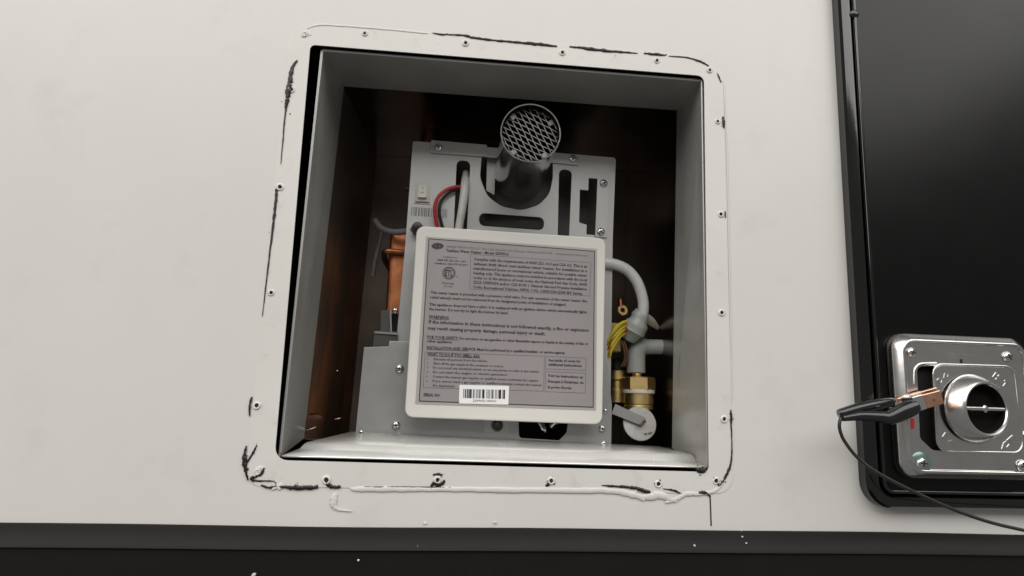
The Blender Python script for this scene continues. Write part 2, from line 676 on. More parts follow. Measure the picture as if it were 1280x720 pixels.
# torn black sealant round the flange: (x, y, width in photo pixels)
BLACK = [
    [(372, 75, 2), (365, 85, 5), (363, 100, 6), (361, 112, 8), (359, 125, 6), (357, 137, 3), (354, 170, 2), (351, 205, 1)],
    [(346, 236, 4), (344, 258, 4), (341, 285, 3), (336, 325, 2.2), (332, 360, 1.6), (328, 395, 1)],
    [(315, 496, 2.5), (312, 508, 3), (312, 520, 1.5)],
    [(308, 557, 2), (306, 566, 4), (305.5, 576, 6.5), (307, 588, 4), (310, 600, 2)],
    [(307, 581, 3), (313, 571, 2.6), (317, 565, 3), (321, 556, 1)],
    [(330, 585, 2), (327, 592, 4), (321, 595, 3), (315, 598, 5), (320, 601, 2.6), (342, 601.5, 1.2), (345, 608, 1)],
    [(326, 606, 1.5), (336, 609.5, 3), (345, 608, 1.5), (359, 609, 4.5), (375, 609.5, 5.5), (398, 608.5, 5)],
    [(407, 602, 4), (412, 607, 5), (418, 609, 4), (426, 608, 3.5)],
    [(540, 41, 1.2), (553, 43, 2.5), (560, 42, 1)],
    [(552, 43, 1), (580, 44, 3.4), (592, 47, 3.4), (620, 50.5, 3.2), (645, 52.5, 3.6), (672, 55, 5), (696, 57.5, 2.5)],
    [(712, 58, 2), (730, 60, 4), (755, 63, 5), (780, 65, 3), (797, 66.5, 1.5)],
    [(805, 66.5, 2), (822, 68, 4.2), (832, 69, 2)],
    [(836, 70, 1.3), (860, 72, 2.2), (876, 77, 3), (886, 82.5, 2)],
    [(896.5, 91, 1.2), (899, 97, 2.6), (901.5, 103, 1.2)],
    [(904, 146, 3), (904.5, 153, 4), (905, 160, 2)],
    [(906.5, 264, 2), (907, 272, 2)],
    [(913.5, 512, 2), (914, 522, 4), (914, 532, 2.4), (915, 556, 1.6), (914, 577, 3.2), (909, 592, 4.2), (903, 603, 2.5), (898, 608, 2)],
    [(752, 606.5, 1), (764, 607.5, 3), (780, 608.5, 3.2), (795, 610, 4.5), (804, 613, 5.5), (813, 615.5, 3.5)],
    [(829, 611, 1.3), (843, 613, 2.8), (851, 617, 1.4)],
    [(873, 616, 2), (878, 615.5, 5), (884, 617, 3), (887.5, 621, 1.6)],
    [(538, 609, 2), (543, 604, 5.5), (550, 606, 5), (556, 601, 3.5)],
    [(541, 593.5, 1.5), (548, 592.5, 3.5), (553, 594.5, 1.2)],
    [(455, 608.5, 1), (480, 609, 1.8), (500, 608.6, 1.2), (540, 609, 1.6), (565, 610, 1.2), (590, 610, .8)],
    [(682, 607.5, 2), (687, 604, 5), (691, 600, 2)],
    [(818, 605, 2), (824, 601, 3.2), (827, 605, 2)],
    [(892, 597, 2), (895, 601, 4.5), (898, 606, 3)],
    [(870, 587, 4), (876, 588.5, 7), (882, 588, 5)],
]
for st in BLACK:
    k = mm_per_px(0) * 0.5
    P, Rr = [], []
    for x, yv, w in st:
        P.append(at(x, yv, -0.0008)); Rr.append(w * k * 0.86)
    bm = bmesh.new()
    tube_bm(bm, P, Rr, 8, 7, 0.42, 0.28, True, 0.22)
    for _ in range(2 * len(st)):
        i = random.randrange(len(st) - 1)
        p = P[i].lerp(P[i + 1], random.random())
        rr = Rr[i] * random.uniform(0.15, 0.5)
        off = Vector((random.gauss(0, 1), 0, random.gauss(0, 1))) * (Rr[i] * 1.3)
        m4 = Matrix.Translation(p + off) @ Matrix.Diagonal((rr * random.uniform(.6, 1.8), rr * .45, rr * random.uniform(.6, 1.4), 1))
        bmesh.ops.create_icosphere(bm, subdivisions=1, radius=1.0, matrix=m4)
    from_bm('sealant_strip', bm, M['black_sealant'], wall, True, 60)['kind'] = 'stuff'
bm = bmesh.new()
strip(bm, at(887.6, 619, -0.0003), at(889, 657.5, -0.0003), 0.0010)
from_bm('panel_seam', bm, M['black_sealant'], wall)
WHITE = [
    [(383, 36, 1.5), (400, 31, 2.5), (440, 33, 2.5), (490, 37, 2.5), (535, 41.5, 2.5)],
    [(438, 611, 2), (452, 611.5, 6), (500, 611.5, 5.5), (545, 611.5, 5), (600, 612, 6), (690, 613, 6.5), (760, 613.5, 6), (790, 618, 7), (806, 624, 5)],
    [(800, 621, 4), (812, 621, 8), (826, 619, 9), (838, 624, 6), (846, 627, 3)],
    [(832, 628, 3), (845, 624, 5), (858, 617.5, 5), (880, 617, 4), (896, 612, 4), (906, 600, 3)],
    [(420, 616, 3), (417, 624, 8), (417, 632, 6), (424, 637, 3), (440, 639, 1.5)],
    [(340, 611.5, 3), (352, 606, 5), (348, 611, 4)],
    [(905, 105, 1.5), (909, 200, 1.6), (912, 350, 1.6), (914.5, 500, 1.6)],
    [(318, 595, 4), (323, 587, 6), (330, 584, 3)],
    [(378, 46, 4), (383, 39, 4), (388, 44, 3)],
]
for st in WHITE:
    k = mm_per_px(0) * 0.5
    tube('white_sealant', [at(x, yv, -0.0006) for x, yv, w in st], [w * k for x, yv, w in st], M['gelcoat'], wall, 10, 8, flat=0.32, jitter=0.12, wander=0.15)

# ================================================================== black skirt along the bottom of the wall
bm = bmesh.new()
prof = [(-0.0006, SKIRT_Z), (-0.0030, SKIRT_Z - 0.0006), (-0.0120, SKIRT_Z - 0.0125), (-0.0125, SKIRT_Z - 0.0140), (-0.0108, SKIRT_Z - 0.0152),
        (-0.0098, SKIRT_Z - 0.035), (-0.0090, SKIRT_Z - 0.16), (-0.0006, SKIRT_Z - 0.16)]
N = 60
rows = []
for i in range(N + 1):
    x = -1.1 + 2.4 * i / N
    wob = 0.0004 * math.sin(x * 9) + 0.0003 * math.sin(x * 23 + 1)
    rows.append([bm.verts.new((x, y, z + wob * (1 if j < 3 else 0.6))) for j, (y, z) in enumerate(prof)])
for a, b in zip(rows[:-1], rows[1:]):
    for j in range(len(prof)):
        jj = (j + 1) % len(prof)
        bm.faces.new((a[j], a[jj], b[jj], b[j]))
bm.faces.new(rows[0]); bm.faces.new(rows[-1])
skirt = from_bm('skirt_trim', bm, M['skirt'], None, True, 50)
skirt['kind'] = 'thing'
tag(skirt, 'black rubber skirt trim running along the bottom of the white wall', 'trim')
for fx, fy, r in [(317, 718, 2.6), (531, 654, 1.8), (619, 653, 1.8), (522, 683, 1.2), (868, 682, 1.5), (928, 671, 1.6), (448, 700, 1.4), (300, 662, 1.0), (933, 679, 1.2), (927, 663, 1.1)]:
    bm = bmesh.new()
    bmesh.ops.create_icosphere(bm, subdivisions=1, radius=r * 0.0006)
    for v in bm.verts:
        v.co = v.co * random.uniform(0.6, 1.3)
        v.co.y *= 0.6
    dep = -0.0008 if fy < 657 else (-0.0008 - 0.012 * min(1, (fy - 656) / 33))
    bmesh.ops.translate(bm, verts=bm.verts, vec=at(fx, fy, dep))
    from_bm('fleck', bm, M['fleck'], skirt, True)

# ================================================================== the water heater in its recess
root = thing('water_heater', 'grey tankless water heater with its cover off, recessed in the white wall opening', 'water heater', at(615, 580, 0.09))

# --- sleeve: four painted sides behind the opening
YF, YR, YB = 0.004, 0.085, 0.27
F = [at(403, 63, YF), at(877, 101, YF), at(884.5, 586, YF), at(350, 571, YF)]
Rr = [at(430, 108, YR), at(846, 138, YR), at(840, 560, YR), at(380, 548, YR)]
MID = sum(F, Vector()) / 4


def side(name, f0, f1, r0, r1, material, parent, th=0.0012, inset=0.0):
    n = (f1 - f0).cross(r0 - f0).normalized()
    c = (f0 + f1 + r0 + r1) / 4
    if n.dot(c - MID) < 0:
        n = -n
    bm = bmesh.new()
    a = [f0, f1, r1, r0]
    hexa(bm, a, [p + n * th for p in a])
    return from_bm(name, bm, material, parent)


sleeve_names = ['sleeve_top', 'sleeve_side', 'sleeve_floor', 'sleeve_side']
for i in range(4):
    if i == 2:
        continue
    j = (i + 1) % 4
    side(sleeve_names[i], F[i], F[j], Rr[i], Rr[j], M['sleeve'], root)
# bright rolled front edge of the sleeve
tube('sleeve_edge', [F[3] + Vector((0, 0, 0.003)), F[0], F[0] + Vector((0.0001, 0, 0)), F[1], F[1] + Vector((0, 0, -0.0001)), F[2] + Vector((0, 0, 0.003))], 0.0008, M['panel'], root, 6, 1)
# --- casing: the reflective box behind the sleeve
Rc = [p.copy() for p in Rr]
Bk = [Vector((p.x, YB, p.z)) for p in Rc]
Bk[0] += Vector((0.016, 0, 0.004)); Bk[3] += Vector((0.016, 0, -0.004)); Bk[1] += Vector((0.004, 0, 0.004)); Bk[2] += Vector((0.004, 0, -0.004))
Rf = [Vector((p.x, YR + 0.0006, p.z)) for p in Rc]
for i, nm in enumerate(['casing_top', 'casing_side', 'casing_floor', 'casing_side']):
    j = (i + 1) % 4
    side(nm, Rf[i], Rf[j], Bk[i], Bk[j], M['copper_glow'] if i == 3 else M['casing'], root)
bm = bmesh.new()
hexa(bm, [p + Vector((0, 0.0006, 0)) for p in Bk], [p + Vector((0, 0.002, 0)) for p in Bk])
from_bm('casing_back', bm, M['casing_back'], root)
# bright slivers put in as glints on the casing walls
for px, py, qx, qy, dy in [(423, 187, 421, 214, .11), (408, 240, 404, 275, .10), (383, 538, 395, 534, .088), (448, 120, 449, 122, .2), (400, 395, 414, 393.5, .14), (396, 431, 404, 429.5, .125), (420, 463, 421.5, 464, .15), (418, 524, 426, 522.5, .16), (408, 548, 416, 546, .12)]:
    tube('glint_sliver', [at(px, py, dy), at((px + qx) / 2 + 1, (py + qy) / 2, dy), at(qx, qy, dy)], [0.0002, 0.0006, 0.0003], M['screw'], root, 6, 3)

# --- ramp at the foot of the opening
rowsP = [((352, 571.5), (884, 585.5), 0.004), ((372, 563.5), (872, 579), 0.028), ((375, 562), (870, 578), 0.0290), ((380, 556.5), (866, 571), 0.0312),
         ((384, 554.5), (863, 569.3), 0.0335), ((440, 541), (824, 559.5), 0.0895)]
bm = bmesh.new()
vr = []
for l, r, y in rowsP:
    A, B = at(*l, y), at(*r, y)
    vr.append([bm.verts.new(A.lerp(B, k / 12)) for k in range(13)])
for a, b in zip(vr[:-1], vr[1:]):
    for k in range(12):
        bm.faces.new((a[k], a[k + 1], b[k + 1], b[k]))
ramp = from_bm('floor_pan', bm, M['ramp'], root, True, 60)
md = ramp.modifiers.new('s', 'SOLIDIFY'); md.thickness = 0.0012; md.offset = -1
screw(451, 540.5, 0.085, root, 0.5)

# --- heater front panel
YP = 0.100
outer = rounded(pts(YP, (516, 176), (770, 197), (766, 300), (763, 520), (490, 520), (494, 440), (507, 300)), [0.003, 0.003, 0, 0, 0, 0, 0], 3)
notch = rounded(pts(YP, (602, 196), (691, 203), (691, 222), (687, 242), (674, 256), (652, 263), (627, 258), (609, 245), (600, 222)), [0.001, 0.001, 0.02, 0.02, 0.02, 0.02, 0.02, 0.02, 0.02], 4)
slotL = rounded(pts(YP, (571, 200), (588, 201.5), (583, 296), (567, 295)), [0.005, 0.005, 0.002, 0.002], 5)
slotR = rounded(pts(YP, (699, 211), (715, 213), (711, 302), (697, 301)), [0.005, 0.005, 0.002, 0.002], 5)
slotH = rounded(pts(YP, (599, 266), (680, 272), (680, 288), (599, 282)), 0.0052, 6)
key = pts(YP, (736, 222.5), (748.5, 223.5), (747, 245), (745.5, 294), (733, 293), (733.5, 281), (724, 278), (725, 237), (735.5, 238))
panel = sheet('front_panel', [outer, notch, slotL, slotR, slotH, key], YP, 0.0014, M['panel'], root, bevel=0.0003)
sheet('strap', [rounded(pts(YP - .0016, (539, 175), (609, 181), (608, 196), (538, 191)), 0.0012)], YP - 0.0016, 0.0014, M['steel'], root, bevel=0.0002)
sheet('strap', [rounded(pts(YP - .0016, (688, 190), (724, 193.5), (723, 206.5), (686, 203)), 0.0012)], YP - 0.0016, 0.0014, M['steel'], root, bevel=0.0002)
sheet('bracket', [rounded(pts(YP - .0016, (747, 222), (762, 223.5), (759, 297), (744, 296)), 0.0012)], YP - 0.0016, 0.0014, M['panel'], root, bevel=0.0002)
for sx, sy in [(548, 184.5), (716, 198.5), (754.5, 229), (751, 289.5)]:
    screw(sx, sy, YP - 0.0018, root, 0.95)
# rocker switch
sw = sheet('switch', [rounded(pts(YP - .002, (520.5, 228.5), (537.5, 229.5), (536.5, 252.5), (519, 251.5)), 0.0008)], YP - 0.002, 0.002, M['plastic'], root, bevel=0.0004)
bm = bmesh.new()
q = [at(523.5, 232, YP - .002), at(534, 232.6, YP - .002), at(533, 248, YP - .002), at(522.5, 247.5, YP - .002)]
front = [p + Vector((0, -0.0012 - (0.0022 if i > 1 else 0), 0)) for i, p in enumerate(q)]
hexa(bm, q, front)
from_bm('rocker', bm, M['plastic'], sw)
bm = bmesh.new()
cc = at(527.5, 241.5, YP - 0.0048)
lathe_bm(bm, cc, (0, -1, 0), [(0.0013, 0), (0.0009, 0)], 14)
strip(bm, at(528.6, 233.6, YP - 0.0042), at(528.4, 236.4, YP - 0.0042), 0.0004)
from_bm('switch_mark', bm, M['ink'], sw)
# bar code printed on the panel
bm = bmesh.new()
x = 514.5
yy = YP - 0.00012
while x < 559:
    w = random.choice([0.7, 0.7, 1.1, 1.6, 2.2])
    f = (x - 514) / 46
    if not (541 < x < 544):
        strip(bm, at(x, 258.5 + 3.2 * f, yy), at(x - 0.5, 269.5 + 3.2 * f, yy), w * mm_per_px(YP))
    x += w + random.choice([0.8, 0.9, 1.4, 2.0])
from_bm('barcode', bm, M['faint_ink'], root)
# the print above the barcode
bm = bmesh.new()
strip(bm, at(517, 254.5, yy), at(538, 256, yy), 0.0006)
from_bm('printed_line', bm, M['faint_ink'], root)
# black stub at panel edge
tube('cable_stub', [at(507, 236, 0.104), at(516, 238, 0.102)], 0.0022, M['black'], root, 8, 1)

# --- body of the heater behind the panel
bm = bmesh.new()
c0, c1 = at(524, 186, 0.14), at(758, 540, 0.14)
box(bm, (c0.x, 0.138, c1.z), (c1.x, 0.235, c0.z - 0.006))
from_bm('combustion_chamber', bm, M['darksteel'], root)
bm = bmesh.new()     # panel returns
p0, p1 = at(516, 177, YP + .0016), at(505, 440, YP + .0016)
hexa(bm, [p0, p0 + Vector((0.0014, 0, 0)), p1 + Vector((0.0014, 0, 0)), p1],
     [p + Vector((0, 0.055, 0)) for p in (p0, p0 + Vector((0.0014, 0, 0)), p1 + Vector((0.0014, 0, 0)), p1)])
from_bm('panel_return', bm, M['steel'], root)
# copper heat exchanger, seen past the panel's left edge
ex0, ex1 = at(488, 291, 0.125), at(505, 402, 0.125)
hx = bmesh.new()
box(hx, (ex0.x, 0.122, ex1.z), (c0.x - 0.001, 0.215, ex0.z + 0.005))
heatx = from_bm('heat_exchanger', hx, M['copper'], root)
bv = heatx.modifiers.new('b', 'BEVEL'); bv.width = 0.004; bv.segments = 3
for k in range(1):
    zz = at(490, 316, 0.12).z
    bm = bmesh.new()
    tube_bm(bm, [Vector((ex0.x - 0.003, 0.205, zz)), Vector((ex0.x - 0.0055, 0.16, zz)), Vector((ex0.x - 0.004, 0.119, zz)), Vector((ex0.x + 0.006, 0.117, zz + .0006)), Vector((ex0.x + 0.02, 0.119, zz))], 0.0028, 10, 5)
    from_bm('copper_tube', bm, M['copper_dull'], heatx, True, 60)
# upright copper tube added to stand in for a reddish reflection in the casing
tube('copper_reflection', [at(535, 230, .246), at(534, 150, .246), at(533, 110, .246)], 0.010, M['copper_dull'], root, 14, 4)
tube('copper_manifold', [at(462, 520, .19), at(463, 470, .19), at(470, 440, .19), at(490, 430, .19)], 0.006, M['copper_dull'], root, 12, 5)
tube('copper_glint', [at(380.5, 519, .089), at(390, 517.5, .096), at(399, 516.5, .105)], [.0007, .0009, .0004], M['copper'], root, 6, 2)  # thin orange sliver put in as a glint on the wall
# grey sensor lead by the exchanger
tube('sensor_wire', [at(469, 276, .13), at(476, 285, .12), at(490, 290, .112), at(508, 289, .106), at(522, 286, .098)], 0.0030, M['grey_wire'], root, 10, 6)
tube('sensor_wire', [at(477, 286, .135), at(474, 305, .14), at(469, 325, .142), at(466, 345, .145)], 0.0022, M['grey_wire'], root, 8, 6)
lathe('cable_gland', at(522, 287, YP - 0.001), (0, -1, 0), [(0.0, 0.012), (0.0045, 0.011), (0.0055, 0.006), (0.0055, 0.0)], M['black'], root, 16)

# --- lower box
YL = 0.0905
low = rounded(pts(YL, (455, 434), (486, 433), (487, 426), (758, 440), (765, 507), (764, 557), (444, 546)), [0.001, 0, 0, 0, 0.003, 0.001, 0.001])
hatch = rounded(pts(YL, (648, 522), (711, 524), (708, 541), (699, 550.5), (649, 547.5)), [0.001, 0.001, 0.003, 0.002, 0.003])
lowbox = sheet('lower_panel', [low, hatch], YL, 0.0014, M['steel'], root, bevel=0.0003)
bm = bmesh.new()
e = [at(455, 434, YL + .0016), at(444, 545, YL + .0016)]
hexa(bm, [e[0], e[0] + Vector((.0013, 0, 0)), e[1] + Vector((.0013, 0, 0)), e[1]], [p + Vector((0.0, 0.07, 0)) for p in (e[0], e[0] + Vector((.0013, 0, 0)), e[1] + Vector((.0013, 0, 0)), e[1])])
from_bm('lower_return', bm, M['steel'], lowbox)
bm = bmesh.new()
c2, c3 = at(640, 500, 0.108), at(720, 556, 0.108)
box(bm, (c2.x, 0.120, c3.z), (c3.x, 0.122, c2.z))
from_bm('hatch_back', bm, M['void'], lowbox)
tube('burner_valve', [at(672, 520, .106), at(678, 534, .102), at(682, 541, .100)], [0.004, 0.0035, 0.0015], M['screw'], lowbox, 8, 3, jitter=.2)
tube('burner_valve', [at(700, 522, .106), at(690, 531, .104), at(688, 535, .104)], [0.004, 0.003, 0.002], M['screw'], lowbox, 8, 3, jitter=.2)
sheet('patch_plate', [rounded(pts(YL - .0008, (606, 520), (636, 521), (635, 541.5), (605, 540)), 0.0008)], YL - 0.0008, 0.0007, M['panel'], lowbox)
lathe('grommet', at(621.5, 532, YL - .0009), (0, -1, 0), [(0.0052, 0), (0.0052, 0.0015), (0.0036, 0.002), (0.0028, 0.0006), (0, 0.0004)], M['darksteel'], lowbox, 18)
for sx, sy, s in [(499.5, 461, .95), (495, 532, .95), (499, 545.5, .8), (752.5, 536, .8), (754.5, 555.2, .75), (757, 514, .55), (616, 552, .4)]:
    screw(sx, sy, YL - 0.0002, lowbox, s)
# small steel bracket above the lower box
bk = sheet('side_bracket', [pts(.097, (476, 388), (488, 387), (489, 414), (497, 414.5), (497, 440), (466, 437), (468, 414), (476, 413))], .097, .0014, M['darksteel'], root, bevel=.0002)
sheet('bracket_lip', [pts(.0955, (468, 414), (497, 416), (497, 418.5), (468, 416.5))], .0955, .001, M['screw'], bk)
sheet('bracket_lip', [pts(.0955, (487, 388), (489, 388), (490, 415), (488, 415))], .0955, .001, M['screw'], bk)
screw(494, 388.5, .098, bk, .7)
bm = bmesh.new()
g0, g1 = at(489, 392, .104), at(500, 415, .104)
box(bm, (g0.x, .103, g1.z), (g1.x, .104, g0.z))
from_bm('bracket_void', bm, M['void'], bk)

# --- exhaust pipe with its grille
E_ = at(663.5, 165.5, 0.0)
B_ = at(649, 216.5, 0.11)
ax = (E_ - B_)
Lp = ax.length
ax.normalize()
RP = 0.0243
base = B_ - ax * 0.03
Lt = Lp + 0.03
pipe = lathe('exhaust_pipe', base, ax, [(RP, 0), (RP, Lt - 0.004), (RP + 0.0002, Lt - 0.003), (RP + 0.0003, Lt - 0.0004), (RP - 0.0001, Lt),
                                        (RP - 0.0007, Lt - 0.0005), (RP - 0.0010, Lt - 0.02), (RP - 0.0010, 0)], M['pipe'], root, 64)
lathe('pipe_bore', base, ax, [(RP - 0.0013, 0.001), (RP - 0.0013, Lt - 0.003), (RP - 0.00105, Lt - 0.003)], M['bore_black'], pipe, 40)
lathe('pipe_plug', base, ax, [(RP - 0.0018, 0.002), (0, 0.002)], M['bore_black'], pipe, 40)
# collar and recessed plate in the notch
lathe('pipe_collar', B_ - ax * 0.02, ax, [(RP + 0.0004, 0.0), (RP + 0.006, 0.0), (RP + 0.006, 0.002), (RP + 0.0012, 0.003), (RP + 0.0010, 0.006), (RP + 0.0004, 0.006)], M['darksteel'], root, 40)
sheet('notch_plate', [rounded(pts(.124, (606, 190), (690, 196), (688, 262), (606, 262)), .004)], .124, .0015, M['darksteel'], root)
sheet('notch_lip', [rounded(pts(.108, (609, 187), (620, 188), (618, 244), (608, 238)), .001)], .108, .0012, M['steel'], root)
# expanded metal grille
gu = ax.orthogonal()
gx = (Vector((1, 0, 0)) - ax * ax.x).normalized()
gz = ax.cross(gx)
if gz.z < 0:
    gz = -gz
gc = base + ax * (Lt - 0.0075)
RG = RP - 0.0016
bm = bmesh.new()
for ang, gap in ((-63, 0.0043), (-24, 0.0041)):
    ca, sa = math.cos(math.radians(ang)), math.sin(math.radians(ang))
    d = gx * ca + gz * sa
    nrm = -gx * sa + gz * ca
    k = -7
    while k <= 7:
        off = k * gap + 0.0008
        if abs(off) < RG * 0.99:
            h = math.sqrt(RG * RG - off * off)
            P = []
            ns = 9
            for q in range(ns):
                tt = -h + 2 * h * q / (ns - 1)
                P.append(gc + d * tt + nrm * (off + 0.0002 * math.sin(tt * 900)) + ax * (0.0004 * math.sin(tt * 700 + k) + (0.0004 if ang < -40 else 0)))
            tube_bm(bm, P, 0.00045, 5, 1)
        k += 1
from_bm('grille', bm, M['grille'], pipe, True)
for th in (0.6, 2.35, 4.0, 5.35):
    rd = gx * math.cos(th) + gz * math.sin(th)
    tn = ax.cross(rd)
    bm = bmesh.new()
    p = gc + rd * (RG - 0.0002) + ax * 0.0005
    a = [p + tn * 0.0022, p - tn * 0.0022, p - tn * 0.0018 - rd * 0.004, p + tn * 0.0018 - rd * 0.004]
    hexa(bm, a, [v + ax * 0.0009 for v in a])
    from_bm('grille_tab', bm, M['grille'], pipe)

# --- power wires at the switch
tube('white_cable', [at(582, 216, .112), at(581.5, 230, .097), at(580, 245, .094), at(577, 265, .094), at(574.5, 280, .096), at(572, 300, .097)], [0.0030, 0.0042, 0.0040, 0.0037, 0.0037, 0.0037], M['white_wire'], root, 12, 6)
tube('red_wire', [at(581, 234, .096), at(572, 233.5, .0945), at(559, 237, .0925), at(548, 246, .092), at(543.5, 258, .092), at(544, 270, .093), at(548, 290, .096)], 0.0017, M['red'], root, 10, 6)
tube('black_wire', [at(581, 238, .098), at(571, 237.5, .0965), at(561, 241, .0955), at(552, 250, .095), at(549, 262, .095), at(551, 276, .096), at(556, 292, .098)], 0.0014, M['black'], root, 10, 6)

# --- white cover plate with its label
YC = 0.070
quad = pts(YC, (521, 282), (757.5, 297.5), (753, 531), (505.5, 521.5))
plate = sheet('cover_plate', [rounded(quad, 0.0072, 8)], YC, 0.010, M['plate'], root, bevel=0.0012, bres=3)
YLb = YC - 0.0003
lab = sheet('label', [rounded(pts(YLb, (532.5, 295.5), (746.5, 311), (745, 513), (519, 505)), 0.0006)], YLb, 0.00028, M['label_edge'], plate, smooth=False)
YL2 = YLb - 0.00015
sheet('label_field', [pts(YL2, (536, 298.4), (743.2, 314), (741.5, 509), (524, 501.3))], YL2, 0.0001, M['label'], plate, smooth=False)
YT = YL2 - 0.00012
px = mm_per_px(YT)


def T(a, b):
    return at(a, b, YT)


bm = bmesh.new()
fb = bmesh.new()
# frame line
fr = [(536, 298.4), (743.2, 314), (741.5, 509), (524, 501.3)]
for i in range(4):
    strip(bm, T(*fr[i]), T(*fr[(i + 1) % 4]), 0.95 * px)
LINES = [
    # text, start, end, cap height px, bold, faint
    ('GIRARD PRODUCTS LLC. 1361 Calle Avanzado San Clemente, California 92673 USA.   www.greenrvproducts.com', (558, 308), (735, 319.5), 2.4, 0, 1),
    ('Tankless Water Heater - Model GSWH-2', (557.5, 312.8), (636, 317.8), 3.2, 1, 0),
    ('Conforms to', (554, 320.8), (571.5, 322), 2.0, 0, 0),
    ('ANSI STD Z21.10.3 - 2011', (546.5, 324.7), (582.5, 327), 2.1, 1, 0),
    ('Certified to CSA STD 4.3 2011', (543, 328.8), (584.5, 331.4), 2.1, 1, 0),
    ('Intertek', (552.5, 353.2), (568, 354.6), 2.6, 1, 1),
    ('4001387', (554.5, 357.6), (566, 358.6), 2.0, 0, 1),
    ('This water heater is provided with a pressure relief valve. For safe operation of the water heater, the', (538.3, 365.3), (734, 376.3), 3.0, 1, 0),
    ('relief valve(s) must not be removed from its designated point of installation or plugged.', (538, 371.3), (707.8, 380.7), 3.0, 1, 0),
    ('This appliance does not have a pilot. It is equipped with an ignition device which automatically lights', (536.5, 380.2), (733.6, 390), 3.0, 1, 0),
    ('the burner. Do not try to light the burner by hand.', (536.3, 386), (635.6, 391.2), 3.0, 1, 0),
    ('WARNING:', (535.8, 395.6), (561.7, 397.2), 3.5, 1, 0),
    ('If the information in these instructions is not followed exactly, a fire or explosion', (536, 402), (735.8, 412.8), 3.6, 1, 0),
    ('may result causing property damage, personal injury or death.', (535, 409.8), (682, 417.2), 3.6, 1, 0),
    ('FOR YOUR SAFETY: Do not store or use gasoline or other flammable vapors or liquids in the vicinity of this or', (534, 421), (735.5, 429.8), 2.9, 1, 0),
    ('other appliance.', (533.8, 426.2), (565.5, 427.5), 2.9, 1, 0),
    ('INSTALLATION AND SERVICE: Must be performed by a qualified installer, or service agency.', (533.5, 434.3), (706.7, 440.9), 3.0, 1, 0),
    ('WHAT TO DO IF YOU SMELL GAS:', (534, 442.2), (600, 445.2), 3.2, 1, 0),
    ('Evacuate all persons from the vehicle.', (542.2, 448.6), (609.3, 451.2), 2.6, 0, 0),
    ('Shut off the gas supply at the container or source.', (541.8, 454), (629.6, 457.8), 2.6, 0, 0),
    ('Do not touch any electrical switch, or use any phone or radio in the vehicle.', (541.3, 459.3), (674.4, 464.6), 2.6, 0, 0),
    ('Do not start the engine or electric generator.', (541.3, 464.9), (635, 468.4), 2.6, 0, 0),
    ('Contact the nearest gas supplier or qualified service technician for repairs.', (540.9, 470.4), (673.3, 475.8), 2.6, 0, 0),
    ('If you cannot reach a gas supplier or qualified technician contact the nearest', (540.9, 476), (677, 481.3), 2.6, 0, 0),
    ('fire department.', (540.9, 481.6), (568.9, 482.7), 2.6, 0, 0),
    ('1.', (534.5, 448.3), (536.3, 448.4), 2.2, 0, 0), ('2.', (534.2, 453.7), (536, 453.8), 2.2, 0, 0), ('3.', (533.9, 459), (535.7, 459.1), 2.2, 0, 0),
    ('4.', (533.5, 464.6), (535.3, 464.7), 2.2, 0, 0), ('5.', (533.1, 470.1), (534.9, 470.2), 2.2, 0, 0), ('6.', (532.8, 475.7), (534.6, 475.8), 2.2, 0, 0),
    ('See inside of cover for', (685.6, 450), (726, 451.6), 3.0, 1, 0),
    ('additional instructions.', (685.6, 455.3), (727.8, 457.1), 3.0, 1, 0),
    ('Voir les instructions en', (684.9, 469.3), (728.9, 471.4), 2.9, 1, 0),
    ("Français à l'intérieur de", (684.9, 476.5), (729.6, 478.3), 2.9, 1, 0),
    ("la porte d'accès.", (684.9, 483.6), (715, 484.8), 2.9, 1, 0),
    ('SERIAL NO.', (529.3, 493.2), (550.7, 494.2), 3.2, 1, 0),
]
BOX = ['Complies with the requirements of ANSI Z21.10.3 and CSA 4.3. This is an',
       'exhaust draft direct vent tankless water heater, for installation in a',
       'manufactured home or recreational vehicle, suitable for potable water',
       'heating only. This appliance must be installed in accordance with the local',
       'codes or, in the absence of local codes, the National Fuel Gas Code, ANSI',
       'Z223.1/NFPA54 and/or CSA B149.1, Natural Gas and Propane Installation',
       'Code, Recreational Vehicles, NFPA 1192, CAN/CSA-Z240 RV Series.']
for i, s in enumerate(BOX):
    f = i / 6
    LINES.append((s, (592.3 - 1.1 * f, 323.6 + 34.8 * f), (734 - (5.5 if i == 6 else 0.5 * f), 333 + 34 * f), 3.1, 0.5, 0))
for s, a, b, cap, bold, faint in LINES:
    add_text(fb if faint else bm, s, T(*a), T(*b), cap * 1.12 * px, bool(bold))
# underlines
for a, b in [((535.6, 398.4), (561.7, 400)), ((534, 423.6), (572, 425.3)), ((533.5, 436.8), (585, 438.8)), ((534, 444.6), (600, 447.6))]:
    strip(bm, T(*a), T(*b), 0.55 * px)
# boxes on the label
for q in ([(588.5, 317.8), (738.5, 328.5), (737.3, 370), (587.2, 361.3)], [(682.5, 445.5), (732.5, 447.5), (732.2, 463), (682, 461.2)],
          [(682, 464.5), (732.2, 466.5), (731.5, 491.5), (681.3, 489.5)], [(531.5, 440), (680.5, 445.3), (679.5, 489), (529, 484.5)]):
    for i in range(4):
        strip(fb, T(*q[i]), T(*q[(i + 1) % 4]), 0.5 * px)
# listing mark: two rings and letters
cE = T(561.2, 341.4)
lathe_bm(bm, cE, (0, -1, 0), [(8.0 * px, 0), (7.0 * px, 0)], 40)
lathe_bm(bm, cE, (0, -1, 0), [(6.2 * px, 0), (5.5 * px, 0)], 40)
add_text(bm, 'ETL', T(556.4, 341.2), T(566.0, 341.8), 7.6 * px, True)
add_text(bm, 'US', T(570.0, 345.7), T(572.4, 345.9), 1.4 * px, True)
